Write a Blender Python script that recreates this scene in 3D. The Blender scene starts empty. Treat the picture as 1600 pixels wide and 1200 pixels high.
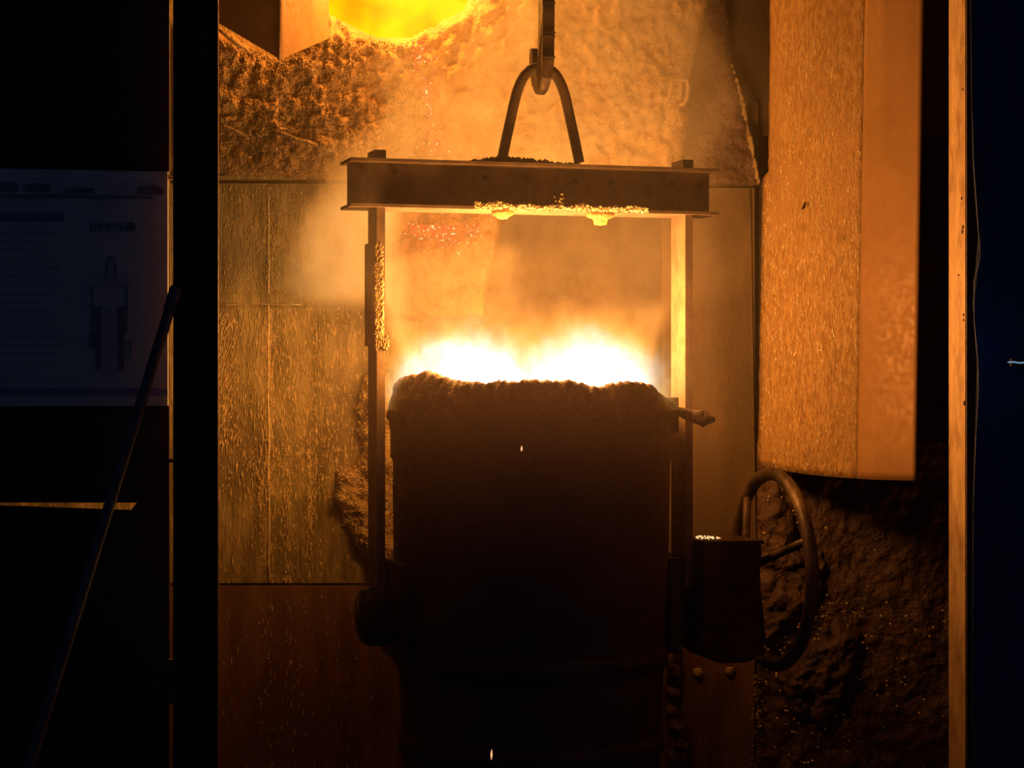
import bpy, bmesh, math, random
import numpy as np
from mathutils import Vector, Matrix, noise as mn
random.seed(7)
RNG = np.random.default_rng(7)
S = bpy.context.scene
C = S.collection

# ------------------------------------------------------------------ camera, world, lights, exposure
FPX, CAMZ = 3200.0, 2.0
cam_d = bpy.data.cameras.new('camera'); cam_d.lens = 72.0; cam_d.sensor_width = 36.0
cam_d.clip_end = 100
cam = bpy.data.objects.new('camera', cam_d); C.objects.link(cam)
cam.location = (0, 0, CAMZ); cam.rotation_euler = (math.pi / 2, 0, 0)
S.camera = cam
S.view_settings.view_transform = 'Standard'; S.view_settings.look = 'None'
S.view_settings.gamma = 1.0; S.view_settings.use_curve_mapping = False
S.view_settings.exposure = 0.0
w = bpy.data.worlds.new('dim_hall'); S.world = w; w.use_nodes = True
bg = w.node_tree.nodes.get('Background') or w.node_tree.nodes.new('ShaderNodeBackground')
bg.inputs[0].default_value = (0.27, 0.44, 1.0, 1); bg.inputs[1].default_value = 0.018

def lamp(name, loc, power, col, radius):
    l = bpy.data.lights.new(name, 'POINT'); l.energy = power; l.color = col; l.shadow_soft_size = radius
    o = bpy.data.objects.new(name, l); o.location = loc; C.objects.link(o); return o
FIRE = (1.0, 0.405, 0.08)
for fx, fy, fz, fp in ((-.24, 7.72, 2.20, 36), (-.04, 8.12, 2.34, 40), (.20, 7.66, 2.20, 36), (.38, 8.05, 2.24, 40)):
    lamp('flame_light', (fx, fy, fz), fp, FIRE, 0.12)
lamp('furnace_light', (-0.46, 9.05, 4.00), 85, (1.0, 0.37, 0.06), 0.15)
try:
    S.cycles.volume_step_rate = 1.2; S.cycles.volume_max_steps = 96
    S.cycles.volume_bounces = 1; S.cycles.max_bounces = 6; S.cycles.diffuse_bounces = 3
    S.cycles.glossy_bounces = 2; S.cycles.sample_clamp_indirect = 4.0; S.cycles.transparent_max_bounces = 8
    S.cycles.use_denoising = True
except Exception:
    pass

# ------------------------------------------------------------------ node helpers
class NT:
    def __init__(s, name):
        s.mat = bpy.data.materials.new(name); s.mat.use_nodes = True
        s.t = s.mat.node_tree; s.t.nodes.clear(); s.out = s.n('ShaderNodeOutputMaterial')
    def n(s, kind, **kw):
        x = s.t.nodes.new(kind)
        for k, v in kw.items(): setattr(x, k, v)
        return x
    def l(s, a, b): s.t.links.new(a, b)
    def put(s, sock, v):
        if hasattr(v, 'is_linked') or hasattr(v, 'links'): s.l(v, sock)
        else: sock.default_value = v
    def m(s, op, a, b=0.0, clamp=False):
        x = s.n('ShaderNodeMath', operation=op, use_clamp=clamp)
        s.put(x.inputs[0], a)
        s.put(x.inputs[1], b)
        return x.outputs[0]
    def ss(s, v, a, b, lo=0.0, hi=1.0, kind='SMOOTHSTEP'):
        x = s.n('ShaderNodeMapRange', interpolation_type=kind)
        s.put(x.inputs['Value'], v); s.put(x.inputs['From Min'], a); s.put(x.inputs['From Max'], b)
        s.put(x.inputs['To Min'], lo); s.put(x.inputs['To Max'], hi)
        return x.outputs[0]
    def coord(s, scale=(1, 1, 1), which='Object'):
        tc = s.n('ShaderNodeTexCoord'); mp = s.n('ShaderNodeMapping')
        mp.inputs['Scale'].default_value = scale; s.l(tc.outputs[which], mp.inputs[0]); return mp.outputs[0]
    def noise(s, co, scale, detail=3.0, rough=0.55):
        x = s.n('ShaderNodeTexNoise'); s.l(co, x.inputs['Vector'])
        x.inputs['Scale'].default_value = scale; x.inputs['Detail'].default_value = detail
        x.inputs['Roughness'].default_value = rough
        return x.outputs['Fac']
    def mix(s, f, a, b):
        x = s.n('ShaderNodeMix', data_type='RGBA'); s.put(x.inputs[0], f)
        s.put(x.inputs[6], a if not isinstance(a, tuple) else a + (1,) * (4 - len(a)))
        s.put(x.inputs[7], b if not isinstance(b, tuple) else b + (1,) * (4 - len(b)))
        return x.outputs[2]

def surf(name, a, b, rough=0.6, metal=0.0, scale=6.0, stretch=(1, 1, 1), bump=0.3, bscale=60.0, detail=4.0,
         lo=0.35, hi=0.65, c=None, cscale=2.0, bdist=0.01, rvar=0.15, spec=0.5):
    k = NT(name); p = k.n('ShaderNodeBsdfPrincipled'); k.l(p.outputs[0], k.out.inputs[0])
    co = k.coord(stretch)
    f = k.ss(k.noise(co, scale, detail, 0.6), lo, hi)
    col = k.mix(f, a, b)
    if c is not None:
        col = k.mix(k.ss(k.noise(k.coord(), cscale, 4.0, 0.6), 0.45, 0.7), col, c)
    k.l(col, p.inputs['Base Color'])
    p.inputs['Metallic'].default_value = metal
    p.inputs['Specular IOR Level'].default_value = spec
    k.l(k.ss(k.noise(co, bscale * 0.5, 2.0), 0.3, 0.7, rough - rvar, rough + rvar), p.inputs['Roughness'])
    if bump > 0:
        bn = k.n('ShaderNodeBump'); bn.inputs['Strength'].default_value = bump; bn.inputs['Distance'].default_value = bdist
        h = k.m('ADD', k.noise(co, bscale, 4.0, 0.65), k.m('MULTIPLY', k.noise(co, bscale * 0.25, 3.0), 1.2))
        k.l(h, bn.inputs['Height']); k.l(bn.outputs[0], p.inputs['Normal'])
    return k.mat

def glow(name, col, strength, col2=None, scale=4.0, lo=0.4, hi=0.6):
    k = NT(name); e = k.n('ShaderNodeEmission'); k.l(e.outputs[0], k.out.inputs[0])
    e.inputs['Strength'].default_value = strength
    if col2 is None: e.inputs[0].default_value = col + (1,)
    else: k.l(k.mix(k.ss(k.noise(k.coord(), scale, 3.0), lo, hi), col, col2), e.inputs[0])
    return k.mat

M = {}
M['bail'] = surf('scaled_bail_steel', (.15, .092, .060), (.23, .145, .09), .6, .15, 9, (1, 1, .8), .3, 110, bdist=.003)
M['oxide'] = surf('oxidised_steel', (.030, .020, .016), (.075, .048, .036), .55, .35, 7, bump=.35, bscale=90, bdist=.004)
M['shell'] = surf('ladle_shell', (.060, .026, .034), (.10, .045, .052), .75, .1, 5, bump=.6, bscale=40, bdist=.012)
M['crust'] = surf('slag_crust', (.045, .024, .020), (.11, .056, .040), .8, .0, 14, bump=.9, bscale=60, bdist=.015)
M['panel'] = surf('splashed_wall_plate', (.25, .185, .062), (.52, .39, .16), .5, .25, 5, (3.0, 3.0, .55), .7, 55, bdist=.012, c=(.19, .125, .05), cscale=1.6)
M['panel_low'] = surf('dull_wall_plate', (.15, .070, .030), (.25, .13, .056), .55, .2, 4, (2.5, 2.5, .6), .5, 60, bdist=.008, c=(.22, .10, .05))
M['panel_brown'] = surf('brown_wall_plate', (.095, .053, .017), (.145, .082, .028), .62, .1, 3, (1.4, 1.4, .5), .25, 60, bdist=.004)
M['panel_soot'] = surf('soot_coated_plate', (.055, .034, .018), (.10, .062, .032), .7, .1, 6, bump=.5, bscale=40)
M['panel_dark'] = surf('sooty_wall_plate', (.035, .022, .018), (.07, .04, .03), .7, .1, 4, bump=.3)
M['shield'] = surf('heat_shield_plate', (.36, .19, .055), (.56, .33, .12), .5, .25, 34, (1.3, 1.3, .6), .9, 75, bdist=.010, c=(.46, .25, .085), cscale=1.2)
M['shield_smooth'] = surf('smooth_shield_plate', (.40, .20, .062), (.48, .25, .085), .65, .1, 2.5, bump=.08, bscale=80, bdist=.004)
M['slag'] = surf('rough_slag', (.32, .19, .072), (.62, .42, .19), .6, .1, 16, bump=.9, bscale=50, bdist=.02, c=(.13, .075, .03), cscale=4)
M['spout'] = surf('spout_slag', (.20, .095, .032), (.34, .17, .058), .75, .0, 12, bump=.9, bscale=50, bdist=.02)
M['slag_hot'] = surf('fired_slag', (.42, .22, .07), (.62, .35, .12), .75, .0, 12, bump=.8, bscale=40, bdist=.02)
M['refractory'] = surf('rough_refractory', (.075, .036, .022), (.13, .066, .038), .6, .1, 9, bump=.9, bscale=34, bdist=.02)
M['hood'] = surf('hood_plate', (.30, .16, .055), (.44, .25, .09), .65, .15, 4, bump=.3, bscale=70, bdist=.005)
M['jamb'] = surf('pitted_jamb_steel', (.46, .28, .12), (.60, .38, .17), .55, .25, 6, (2, 2, .7), .5, 60, bdist=.006, c=(.30, .16, .06), cscale=7)
M['black'] = surf('blackened_steel', (.045, .012, .009), (.075, .022, .016), .7, .1, 4, bump=.25)
M['concrete'] = surf('stained_floor', (.05, .04, .035), (.10, .08, .07), .8, .0, 3, bump=.4)
M['board'] = surf('white_board', (.55, .55, .52), (.72, .72, .70), .6, 0, 3, bump=.0, c=(.42, .42, .42), cscale=3)
M['board_band'] = surf('board_header', (.50, .52, .52), (.70, .70, .68), .6, 0, 5, (1, 1, 2), bump=.0)
M['ink'] = surf('board_ink', (.16, .16, .20), (.26, .26, .30), .6, 0, 10, bump=.0)
M['ink_blue'] = surf('board_blue_print', (.18, .20, .36), (.26, .28, .44), .6, 0, 8, bump=.0)
M['ink_pale'] = surf('board_pale_print', (.44, .44, .48), (.54, .54, .56), .6, 0, 8, bump=.0)
M['pole'] = surf('pole_steel', (.10, .09, .10), (.18, .17, .18), .45, .5, 10, bump=.2)
M['curtain'] = surf('blue_curtain', (.03, .05, .12), (.05, .075, .18), .7, 0, 4, (3, 1, .6), bump=.4, bscale=20)
M['wire'] = surf('grey_cable', (.30, .30, .30), (.42, .42, .42), .5, 0, 9, bump=.0)
M['drop'] = surf('splash_metal', (.62, .44, .20), (.85, .66, .36), .32, .25, 40, bump=.2, bscale=200)
M['hook'] = surf('worn_hook_steel', (.10, .06, .035), (.22, .13, .07), .5, .3, 12, (1, 1, .6), .5, 60, bdist=.006, c=(.05, .03, .02), cscale=9)
M['metal'] = glow('molten_iron', (1.0, .46, .12), 8.0, (1.0, .60, .24), 6)
M['ember'] = glow('glowing_ember', (.70, .030, .008), 2.6, (1.0, .50, .22), 90, .56, .64)
M['spark'] = glow('hot_spark', (1.0, .42, .18), 1.4)
M['litslag'] = glow('lit_spatter_emission', (1.0, .42, .10), 1.1, (1.0, .75, .35), 40)  # emission standing in for firelight on the cover spatter
# glowing furnace lining: yellow heat with an orange cooler side (temperature pattern of the lining itself)
M['lining'] = glow('glowing_lining', (1.0, .36, .0), 1.15, (1.0, .80, .0), 2.2, .30, .50)
k = NT('indicator_light'); e = k.n('ShaderNodeEmission'); e.inputs[0].default_value = (.45, .7, 1, 1); e.inputs[1].default_value = .35
k.l(e.outputs[0], k.out.inputs[0]); M['led'] = k.mat

# ------------------------------------------------------------------ object helpers
def P(px, py, d):                       # photograph pixel seen at distance d -> place in the hall
    return Vector(((px - 800) / FPX * d, d, CAMZ - (py - 600) / FPX * d))
def props(o, label=None, cat=None, group=None, kind=None):
    for key, v in (('label', label), ('category', cat), ('group', group), ('kind', kind)):
        if v: o[key] = v
    return o
def empty(name, loc, rz=0.0):
    o = bpy.data.objects.new(name, None); C.objects.link(o); o.location = loc; o.rotation_euler.z = rz
    o.empty_display_size = .1; return o
def link(name, me, mat, parent=None, smooth=False):
    o = bpy.data.objects.new(name, me); C.objects.link(o)
    if mat is not None: me.materials.append(mat)
    if parent is not None: o.parent = parent
    if smooth:
        for p in me.polygons: p.use_smooth = True
    return o
def from_bm(name, bm, mat, parent=None, smooth=False, bevel=0.0, segs=2):
    if bevel > 0:
        es = [e for e in bm.edges if len(e.link_faces) == 2 and e.calc_face_angle(0) > .6]
        bmesh.ops.bevel(bm, geom=es, offset=bevel, segments=segs, affect='EDGES', profile=.5, clamp_overlap=True)
    bmesh.ops.recalc_face_normals(bm, faces=bm.faces[:])
    me = bpy.data.meshes.new(name); bm.to_mesh(me); bm.free(); return link(name, me, mat, parent, smooth)
def pyd(name, v, f, mat, parent=None, smooth=False):
    me = bpy.data.meshes.new(name); me.from_pydata([tuple(x) for x in v], [], [tuple(x) for x in f]); me.update()
    bm = bmesh.new(); bm.from_mesh(me); bmesh.ops.recalc_face_normals(bm, faces=bm.faces[:]); bm.to_mesh(me); bm.free()
    return link(name, me, mat, parent, smooth)
def add_box(bm, x0, x1, y0, y1, z0, z1):
    vs = [bm.verts.new((x, y, z)) for z in (z0, z1) for y in (y0, y1) for x in (x0, x1)]
    for f in ((0, 1, 3, 2), (4, 5, 7, 6), (0, 1, 5, 4), (2, 3, 7, 6), (0, 2, 6, 4), (1, 3, 7, 5)):
        bm.faces.new([vs[i] for i in f])
def box(name, x0, x1, y0, y1, z0, z1, mat, parent=None, bevel=.004):
    bm = bmesh.new(); add_box(bm, x0, x1, y0, y1, z0, z1); return from_bm(name, bm, mat, parent, bevel=bevel, segs=1)
def prism(name, pts, depth, mat, parent=None, bevel=.003, off=None):
    """closed outline of 3-D points, thickened along vector depth"""
    bm = bmesh.new(); d = Vector(depth)
    a = [bm.verts.new(p) for p in pts]; b = [bm.verts.new(Vector(p) + d) for p in pts]
    bm.faces.new(a); bm.faces.new(b[::-1])
    for i in range(len(pts)):
        j = (i + 1) % len(pts); bm.faces.new((a[i], a[j], b[j], b[i]))
    return from_bm(name, bm, mat, parent, bevel=bevel, segs=1)
def tube(name, pts, r, mat, parent=None, sides=14, closed=False, jitter=0.0):
    pts = [Vector(p) for p in pts]; n = len(pts); v = []; f = []
    up = None
    for i, p in enumerate(pts):
        if closed: t = pts[(i + 1) % n] - pts[i - 1]
        else: t = pts[min(i + 1, n - 1)] - pts[max(i - 1, 0)]
        t.normalize()
        if up is None: up = t.orthogonal().normalized()
        up = (up - t * up.dot(t)).normalized(); s = t.cross(up)
        rr = r[i] if hasattr(r, '__len__') else r
        for q in range(sides):
            a = 2 * math.pi * q / sides
            k_ = rr * (1 + jitter * (mn.noise(p * 30 + Vector((q * .7, 0, 0)))))
            v.append(p + (up * math.cos(a) + s * math.sin(a)) * k_)
    last = n if closed else n - 1
    for i in range(last):
        j = (i + 1) % n
        for q in range(sides):
            q2 = (q + 1) % sides
            f.append((i * sides + q, i * sides + q2, j * sides + q2, j * sides + q))
    if not closed:
        f.append(tuple(range(sides))[::-1]); f.append(tuple((n - 1) * sides + q for q in range(sides)))
    return pyd(name, v, f, mat, parent, smooth=True)
def lathe(name, prof, mat, parent=None, seg=64, axis='z', centre=(0, 0, 0), smooth=True, rnoise=0.0):
    v = []; f = []; n = len(prof); c = Vector(centre)
    for (r, h) in prof:
        for q in range(seg):
            a = 2 * math.pi * q / seg
            rr = r
            if rnoise and r > .01: rr = r + rnoise * mn.fractal(Vector((math.cos(a) * 3, math.sin(a) * 3, h * 4)), 1, 2, 4)
            if axis == 'z': v.append(c + Vector((rr * math.cos(a), rr * math.sin(a), h)))
            else: v.append(c + Vector((h, rr * math.cos(a), rr * math.sin(a))))
    for i in range(n - 1):
        for q in range(seg):
            q2 = (q + 1) % seg; f.append((i * seg + q, i * seg + q2, (i + 1) * seg + q2, (i + 1) * seg + q))
    if prof[0][0] > 1e-4: f.append(tuple(range(seg))[::-1])
    if prof[-1][0] > 1e-4: f.append(tuple((n - 1) * seg + q for q in range(seg)))
    return pyd(name, v, f, mat, parent, smooth)
def poly_dist(poly, x, y):
    """signed distance to a polygon (positive inside) for arrays x, y"""
    n = len(poly); dmin = np.full(x.shape, 1e9); ins = np.zeros(x.shape, bool)
    for i in range(n):
        x0, y0 = poly[i]; x1, y1 = poly[(i + 1) % n]
        dx, dy = x1 - x0, y1 - y0
        t = np.clip(((x - x0) * dx + (y - y0) * dy) / (dx * dx + dy * dy + 1e-12), 0, 1)
        dmin = np.minimum(dmin, np.hypot(x - (x0 + t * dx), y - (y0 + t * dy)))
        if abs(y1 - y0) > 1e-9:
            cr = ((y0 > y) != (y1 > y)) & (x < (x1 - x0) * (y - y0) / (y1 - y0) + x0)
            ins ^= cr
    return np.where(ins, dmin, -dmin)
def relief(name, poly_px, d, depth, res, mat, parent=None, edge=.06, rough=.02, rscale=9.0, big=.03, seed=0.0, ragged=.02, back=.05):
    """a lumpy mass standing out from the plane y=d inside an outline, with its own back and sides"""
    poly = [(P(a, b, d).x, P(a, b, d).z) for a, b in poly_px]
    xs = [p[0] for p in poly]; zs = [p[1] for p in poly]
    nx = max(4, int((max(xs) - min(xs)) / res)); nz = max(4, int((max(zs) - min(zs)) / res))
    X, Z = np.meshgrid(np.linspace(min(xs) - .02, max(xs) + .02, nx + 1), np.linspace(min(zs) - .02, max(zs) + .02, nz + 1), indexing='ij')
    D = poly_dist(poly, X, Z)
    v = []; ok = np.zeros(X.shape, int) - 1; f = []
    for i in range(nx + 1):
        for j in range(nz + 1):
            x, z = X[i, j], Z[i, j]
            dd = D[i, j] + ragged * mn.noise(Vector((x * 14 + seed, z * 14, 3)))
            if dd < -res * .2: continue
            t = min(1, max(0, dd / edge)); t = t * (2 - t)
            q = Vector((x * rscale + seed, z * rscale, seed * 1.7))
            h = depth * t + t * big * mn.fractal(q * .3, 1, 2, 3) + (.3 + .7 * t) * rough * (mn.fractal(q, .8, 2.1, 4) + .7 * abs(mn.noise(q * 2.3)))
            ok[i, j] = len(v); v.append((x, d - h, z))
    for i in range(nx):
        for j in range(nz):
            q = (ok[i, j], ok[i + 1, j], ok[i + 1, j + 1], ok[i, j + 1])
            if min(q) >= 0: f.append(q)
    bm = bmesh.new(); bv = [bm.verts.new(p) for p in v]
    for q in f: bm.faces.new([bv[i] for i in q])
    for e_ in [x for x in bm.verts if not x.link_faces]: bm.verts.remove(e_)
    be = [e_ for e_ in bm.edges if len(e_.link_faces) == 1]
    r = bmesh.ops.extrude_edge_only(bm, edges=be)
    for x in r['geom']:
        if isinstance(x, bmesh.types.BMVert): x.co.y = d + back
    me = bpy.data.meshes.new(name); bm.normal_update()
    bmesh.ops.recalc_face_normals(bm, faces=bm.faces[:]); bm.to_mesh(me); bm.free()
    return link(name, me, mat, parent, smooth=True)
OCT = np.array([(1, 0, 0), (-1, 0, 0), (0, 1, 0), (0, -1, 0), (0, 0, 1), (0, 0, -1)], float)
OCF = np.array([(0, 2, 4), (2, 1, 4), (1, 3, 4), (3, 0, 4), (2, 0, 5), (1, 2, 5), (3, 1, 5), (0, 3, 5)])
def bits(name, items, mat, parent=None, kind='stuff'):
    """items: (centre, (rx,ry,rz), lean) joined into one mesh of small faceted bits"""
    V = []; F = []
    for i, (c, r, lean) in enumerate(items):
        o = OCT * np.array(r) * (1 + RNG.uniform(-.25, .25, (6, 1)))
        o[:, 0] += o[:, 2] * lean
        V.append(o + np.array(c)); F.append(OCF + 6 * i)
    V = np.concatenate(V); F = np.concatenate(F)
    me = bpy.data.meshes.new(name); me.from_pydata(V.tolist(), [], F.tolist()); me.update()
    o = link(name, me, mat, parent)
    if kind: o['kind'] = kind
    return o

# ------------------------------------------------------------------ setting: floor, bay shell
floor = box('floor', -4.2, 4.2, 5.0, 10.4, -.10, 0.0, M['concrete'], bevel=0); props(floor, kind='structure')
ceil = box('ceiling', -4.2, 4.2, 6.9, 10.4, 5.3, 5.4, M['panel_dark'], bevel=0); props(ceil, kind='structure')
wl = box('wall_left', -2.75, -2.65, 7.12, 10.3, 0, 5.3, M['panel_dark'], bevel=0); props(wl, kind='structure')
wr = box('wall_right', 2.45, 2.55, 7.12, 10.3, 0, 5.3, M['panel_dark'], bevel=0); props(wr, kind='structure')
wb = box('wall_back', -2.65, 2.45, 10.30, 10.4, 0, 5.3, M['black'], bevel=0); props(wb, kind='structure')

def wpanel(name, px0, px1, py0, py1, d, mat, th=.03, parent=wb, bevel=.003):
    a = P(px0, py0, d); b = P(px1, py1, d)
    return box(name, a.x, b.x, d, d + th, b.z, a.z, mat, parent, bevel)
def floor_panel(name, px0, px1, py0, d, mat, th=.03):
    a = P(px0, py0, d); b = P(px1, py0, d)
    return box(name, a.x, b.x, d, d + th, 0.0, a.z, mat, wb, .003)
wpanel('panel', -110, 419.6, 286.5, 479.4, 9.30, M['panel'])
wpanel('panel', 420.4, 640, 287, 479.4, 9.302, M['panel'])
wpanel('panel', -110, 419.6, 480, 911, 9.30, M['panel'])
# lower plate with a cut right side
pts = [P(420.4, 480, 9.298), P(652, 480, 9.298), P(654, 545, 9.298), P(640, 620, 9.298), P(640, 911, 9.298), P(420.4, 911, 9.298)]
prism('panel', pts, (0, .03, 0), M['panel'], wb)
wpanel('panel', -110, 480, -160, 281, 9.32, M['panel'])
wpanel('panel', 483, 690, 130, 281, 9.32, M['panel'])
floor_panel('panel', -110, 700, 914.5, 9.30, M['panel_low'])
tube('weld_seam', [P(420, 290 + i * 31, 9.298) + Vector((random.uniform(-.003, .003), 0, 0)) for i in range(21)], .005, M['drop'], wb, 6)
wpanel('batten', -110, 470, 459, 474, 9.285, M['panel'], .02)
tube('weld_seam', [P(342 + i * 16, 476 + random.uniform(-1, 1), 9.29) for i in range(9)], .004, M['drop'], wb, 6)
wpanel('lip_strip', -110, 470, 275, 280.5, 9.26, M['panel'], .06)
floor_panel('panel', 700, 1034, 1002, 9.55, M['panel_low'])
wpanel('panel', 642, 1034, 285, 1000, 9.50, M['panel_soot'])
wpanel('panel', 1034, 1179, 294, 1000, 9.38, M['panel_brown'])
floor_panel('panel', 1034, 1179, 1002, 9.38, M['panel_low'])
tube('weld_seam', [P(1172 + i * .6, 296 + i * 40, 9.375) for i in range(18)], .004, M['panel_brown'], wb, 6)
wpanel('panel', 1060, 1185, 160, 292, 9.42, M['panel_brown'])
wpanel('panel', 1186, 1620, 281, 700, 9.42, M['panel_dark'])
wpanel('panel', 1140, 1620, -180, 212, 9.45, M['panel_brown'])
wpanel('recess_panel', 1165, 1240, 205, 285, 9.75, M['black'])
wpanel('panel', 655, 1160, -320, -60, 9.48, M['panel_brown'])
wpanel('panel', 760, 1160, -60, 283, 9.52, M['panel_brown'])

# rough trapezoid of scaled plate at the upper right, and slag run-offs
relief('scaled_plate', [(1050, -60), (1130, -60), (1146, 104), (1164, 170), (1180, 245), (1188, 292), (1050, 292), (1060, 200)], 9.41, .03, .012, M['refractory'], wb, .03, .02, 16, .02, 3.1, .01)
relief('slag_edge', [(1138, 96), (1147, 98), (1166, 165), (1172, 200), (1190, 290), (1182, 290), (1166, 215), (1158, 172)], 9.39, .05, .008, M['slag'], wb, .015, .02, 20, .02, 8.2, .01)
relief('refractory', [(1181, 690), (1640, 690), (1640, 1300), (1181, 1300)], 9.36, .015, .013, M['refractory'], wb, .03, .012, 20, .025, 5.3, .0)
relief('refractory_bulge', [(1186, 770), (1215, 755), (1240, 800), (1246, 860), (1285, 860), (1290, 920), (1240, 980), (1200, 1010), (1186, 1000)], 9.33, .05, .010, M['refractory'], wb, .06, .03, 17, .03, 9.3, .02)
relief('refractory_bulge', [(1210, 1060), (1250, 1000), (1310, 965), (1345, 990), (1330, 1080), (1290, 1140), (1240, 1120)], 9.33, .045, .010, M['refractory'], wb, .08, .03, 17, .03, 2.3, .03)
relief('slag_run', [(1042, 1005), (1066, 1005), (1070, 1060), (1062, 1090), (1076, 1150), (1080, 1200), (1078, 1260), (1040, 1260)], 9.375, .04, .009, M['refractory'], wb, .02, .03, 22, .02, 6.6, .02)
for (a, b) in ((1091, 1051), (1141, 1049)):
    relief('rivet', [(a + 9 * math.cos(t * .7), b + 10 * math.sin(t * .7)) for t in range(9)], 9.375, .025, .004, M['slag'], wb, .02, .006, 30, .0, a, .003)
its = []
for i in range(90):
    its.append((P(1181 + random.gauss(0, 3) + max(0, random.gauss(0, 8)), random.uniform(1055, 1215), 9.33), (random.uniform(.004, .011),) * 3, 0))
bits('slag_crumbs', its, M['slag'], wb)

its = []
for i in range(420):
    c_ = random.choice(((1205, 800, 18, 60), (1225, 900, 20, 60), (1270, 1040, 45, 50), (1240, 1090, 40, 60), (1290, 980, 40, 30), (1360, 1060, 90, 90)))
    px, py = random.gauss(c_[0], c_[2]), random.gauss(c_[1], c_[3])
    if px < 1186: continue
    r = random.uniform(.003, .008); its.append((P(px, py, 9.325 - random.random() * .02), (r, r, r), 0))
bits('slag_crumbs', its, M['drop'], wb)  # slag crumbs, their glints put into the pale colour

# metal splashes frozen on the wall plates
def splash(px0, px1, py0, py1, d, n, cluster=(), lmin=.004, lmax=.030, lean=0.0, wmin=.0016, wmax=.0048):
    out = []
    for i in range(n):
        if cluster and random.random() < .5:
            c_, s_ = random.choice(cluster); px = random.gauss(c_, s_)
        else: px = random.uniform(px0, px1)
        if not px0 < px < px1: continue
        py = random.uniform(py0, py1)
        L = lmin + (lmax - lmin) * random.random() ** 3; W = random.uniform(wmin, wmax)
        out.append((P(px, py, d - .002), (W, W * 1.3, L), random.gauss(lean, .05)))
    return out
s1 = splash(342, 640, 290, 478, 9.30, 1500, ((420, 5), (450, 40), (380, 20)), .003, .012)
s1 += splash(342, 640, 480, 780, 9.30, 2300, ((420, 4), (440, 30), (500, 30)), .004, .030)
s1 += splash(342, 372, 490, 700, 9.30, 240, (), .01, .035, .42, .002, .005)
s1 += splash(342, 560, 700, 910, 9.30, 900, ((415, 10), (450, 4), (484, 3)), .003, .03)
bits('metal_splash', s1, M['drop'], wb)
s2 = splash(345, 620, 930, 1240, 9.30, 260, ((420, 8), (455, 8), (470, 40), (540, 20)), .003, .022, 0, .0015, .004)
bits('metal_splash', s2, M['drop'], wb)

# slag grown on the wall behind the left hanger post
relief('slag_growth', [(566, 585), (615, 575), (625, 640), (620, 860), (612, 900), (580, 894), (556, 850), (538, 822), (527, 780), (524, 745), (530, 726), (556, 722), (566, 705), (556, 680), (560, 655), (554, 640)],
       9.297, .09, .009, M['slag'], wb, .09, .035, 19, .05, 4.4, .02)

growth = bpy.context.scene.objects['slag_growth']
GROW = growth
# ------------------------------------------------------------------ furnace with its tap hole
fur = empty('furnace', (-.3, 9.4, 0)); props(fur, 'slag-caked furnace front with a glowing yellow tap opening above the ladle', 'furnace')
MI = Matrix.Translation((.3, -9.4, 0))
def under(o, root):
    o.parent = root; o.matrix_parent_inverse = root.matrix_basis.inverted() if False else Matrix.LocRotScale(root.location, root.rotation_euler, None).inverted(); return o
lip = relief('slag_lip', [(300, 20), (342, 42), (395, 75), (432, 96), (470, 80), (513, 18), (535, 33), (560, 46), (585, 55), (612, 59), (640, 58), (656, 52), (664, 44), (678, 41), (690, 32), (704, 27), (722, 14), (740, -10), (752, -70), (770, -140),
      (1150, -140), (1112, -20), (1092, 60), (1078, 125), (1074, 165), (1076, 214), (1062, 250), (1052, 292), (700, 300), (560, 282), (440, 277), (345, 274), (300, 270)],
      9.24, .06, .0115, M['slag_hot'], None, .07, .030, 22, .03, 1.2, .012, .2)
under(lip, fur)
from mathutils.bvhtree import BVHTree
def front_of(o):
    me = o.data; t = BVHTree.FromPolygons([v.co.copy() for v in me.vertices], [tuple(p.vertices) for p in me.polygons])
    def f(px, py, d=9.12):
        p = P(px, py, d); h = t.ray_cast(Vector((p.x, 8.0, p.z)), Vector((0, 1, 0)))
        return h[0]
    return f
lipf = front_of(lip)
grf = front_of(GROW); its = []
for i in range(1800):
    c_ = grf(random.uniform(522, 622), random.uniform(585, 900), 9.2)
    if c_ is None: continue
    r = random.uniform(.003, .007); its.append((c_ - Vector((0, r * .4, 0)), (r, r, r), 0))
bits('slag_grains', its, M['drop'], wb)  # pale grains brighten the shadowed growth, light put into their colour
its = []
for i in range(9000):                      # granular slag caked on the lip, thickest at the left
    px = 342 + 330 * random.random() ** 1.5; py = random.uniform(62, 280 if px > 480 else 274)
    c_ = lipf(px, py)
    if c_ is None: continue
    r = random.uniform(.003, .0085) * (1 if px < 560 else .7); its.append((c_ - Vector((0, r * .4, 0)), (r, r, r * random.uniform(.7, 1.3)), 0))
under(bits('slag_grains', its, M['slag']), fur)
for (a, b, r) in (((342, 190), (372, 183), .012), ((345, 193), (388, 216), .01), ((425, 203), (520, 236), .010), ((342, 46), (392, 84), .012)):
    pts = [P(a[0] + (b[0] - a[0]) * t / 5, a[1] + (b[1] - a[1]) * t / 5 + random.uniform(-1.5, 1.5), 9.15) for t in range(6)]
    under(tube('frozen_run', pts, [r * .6, r, r, r * .9, r * .8, r * .4], M['slag'], None, 8, jitter=.3), fur)
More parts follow.
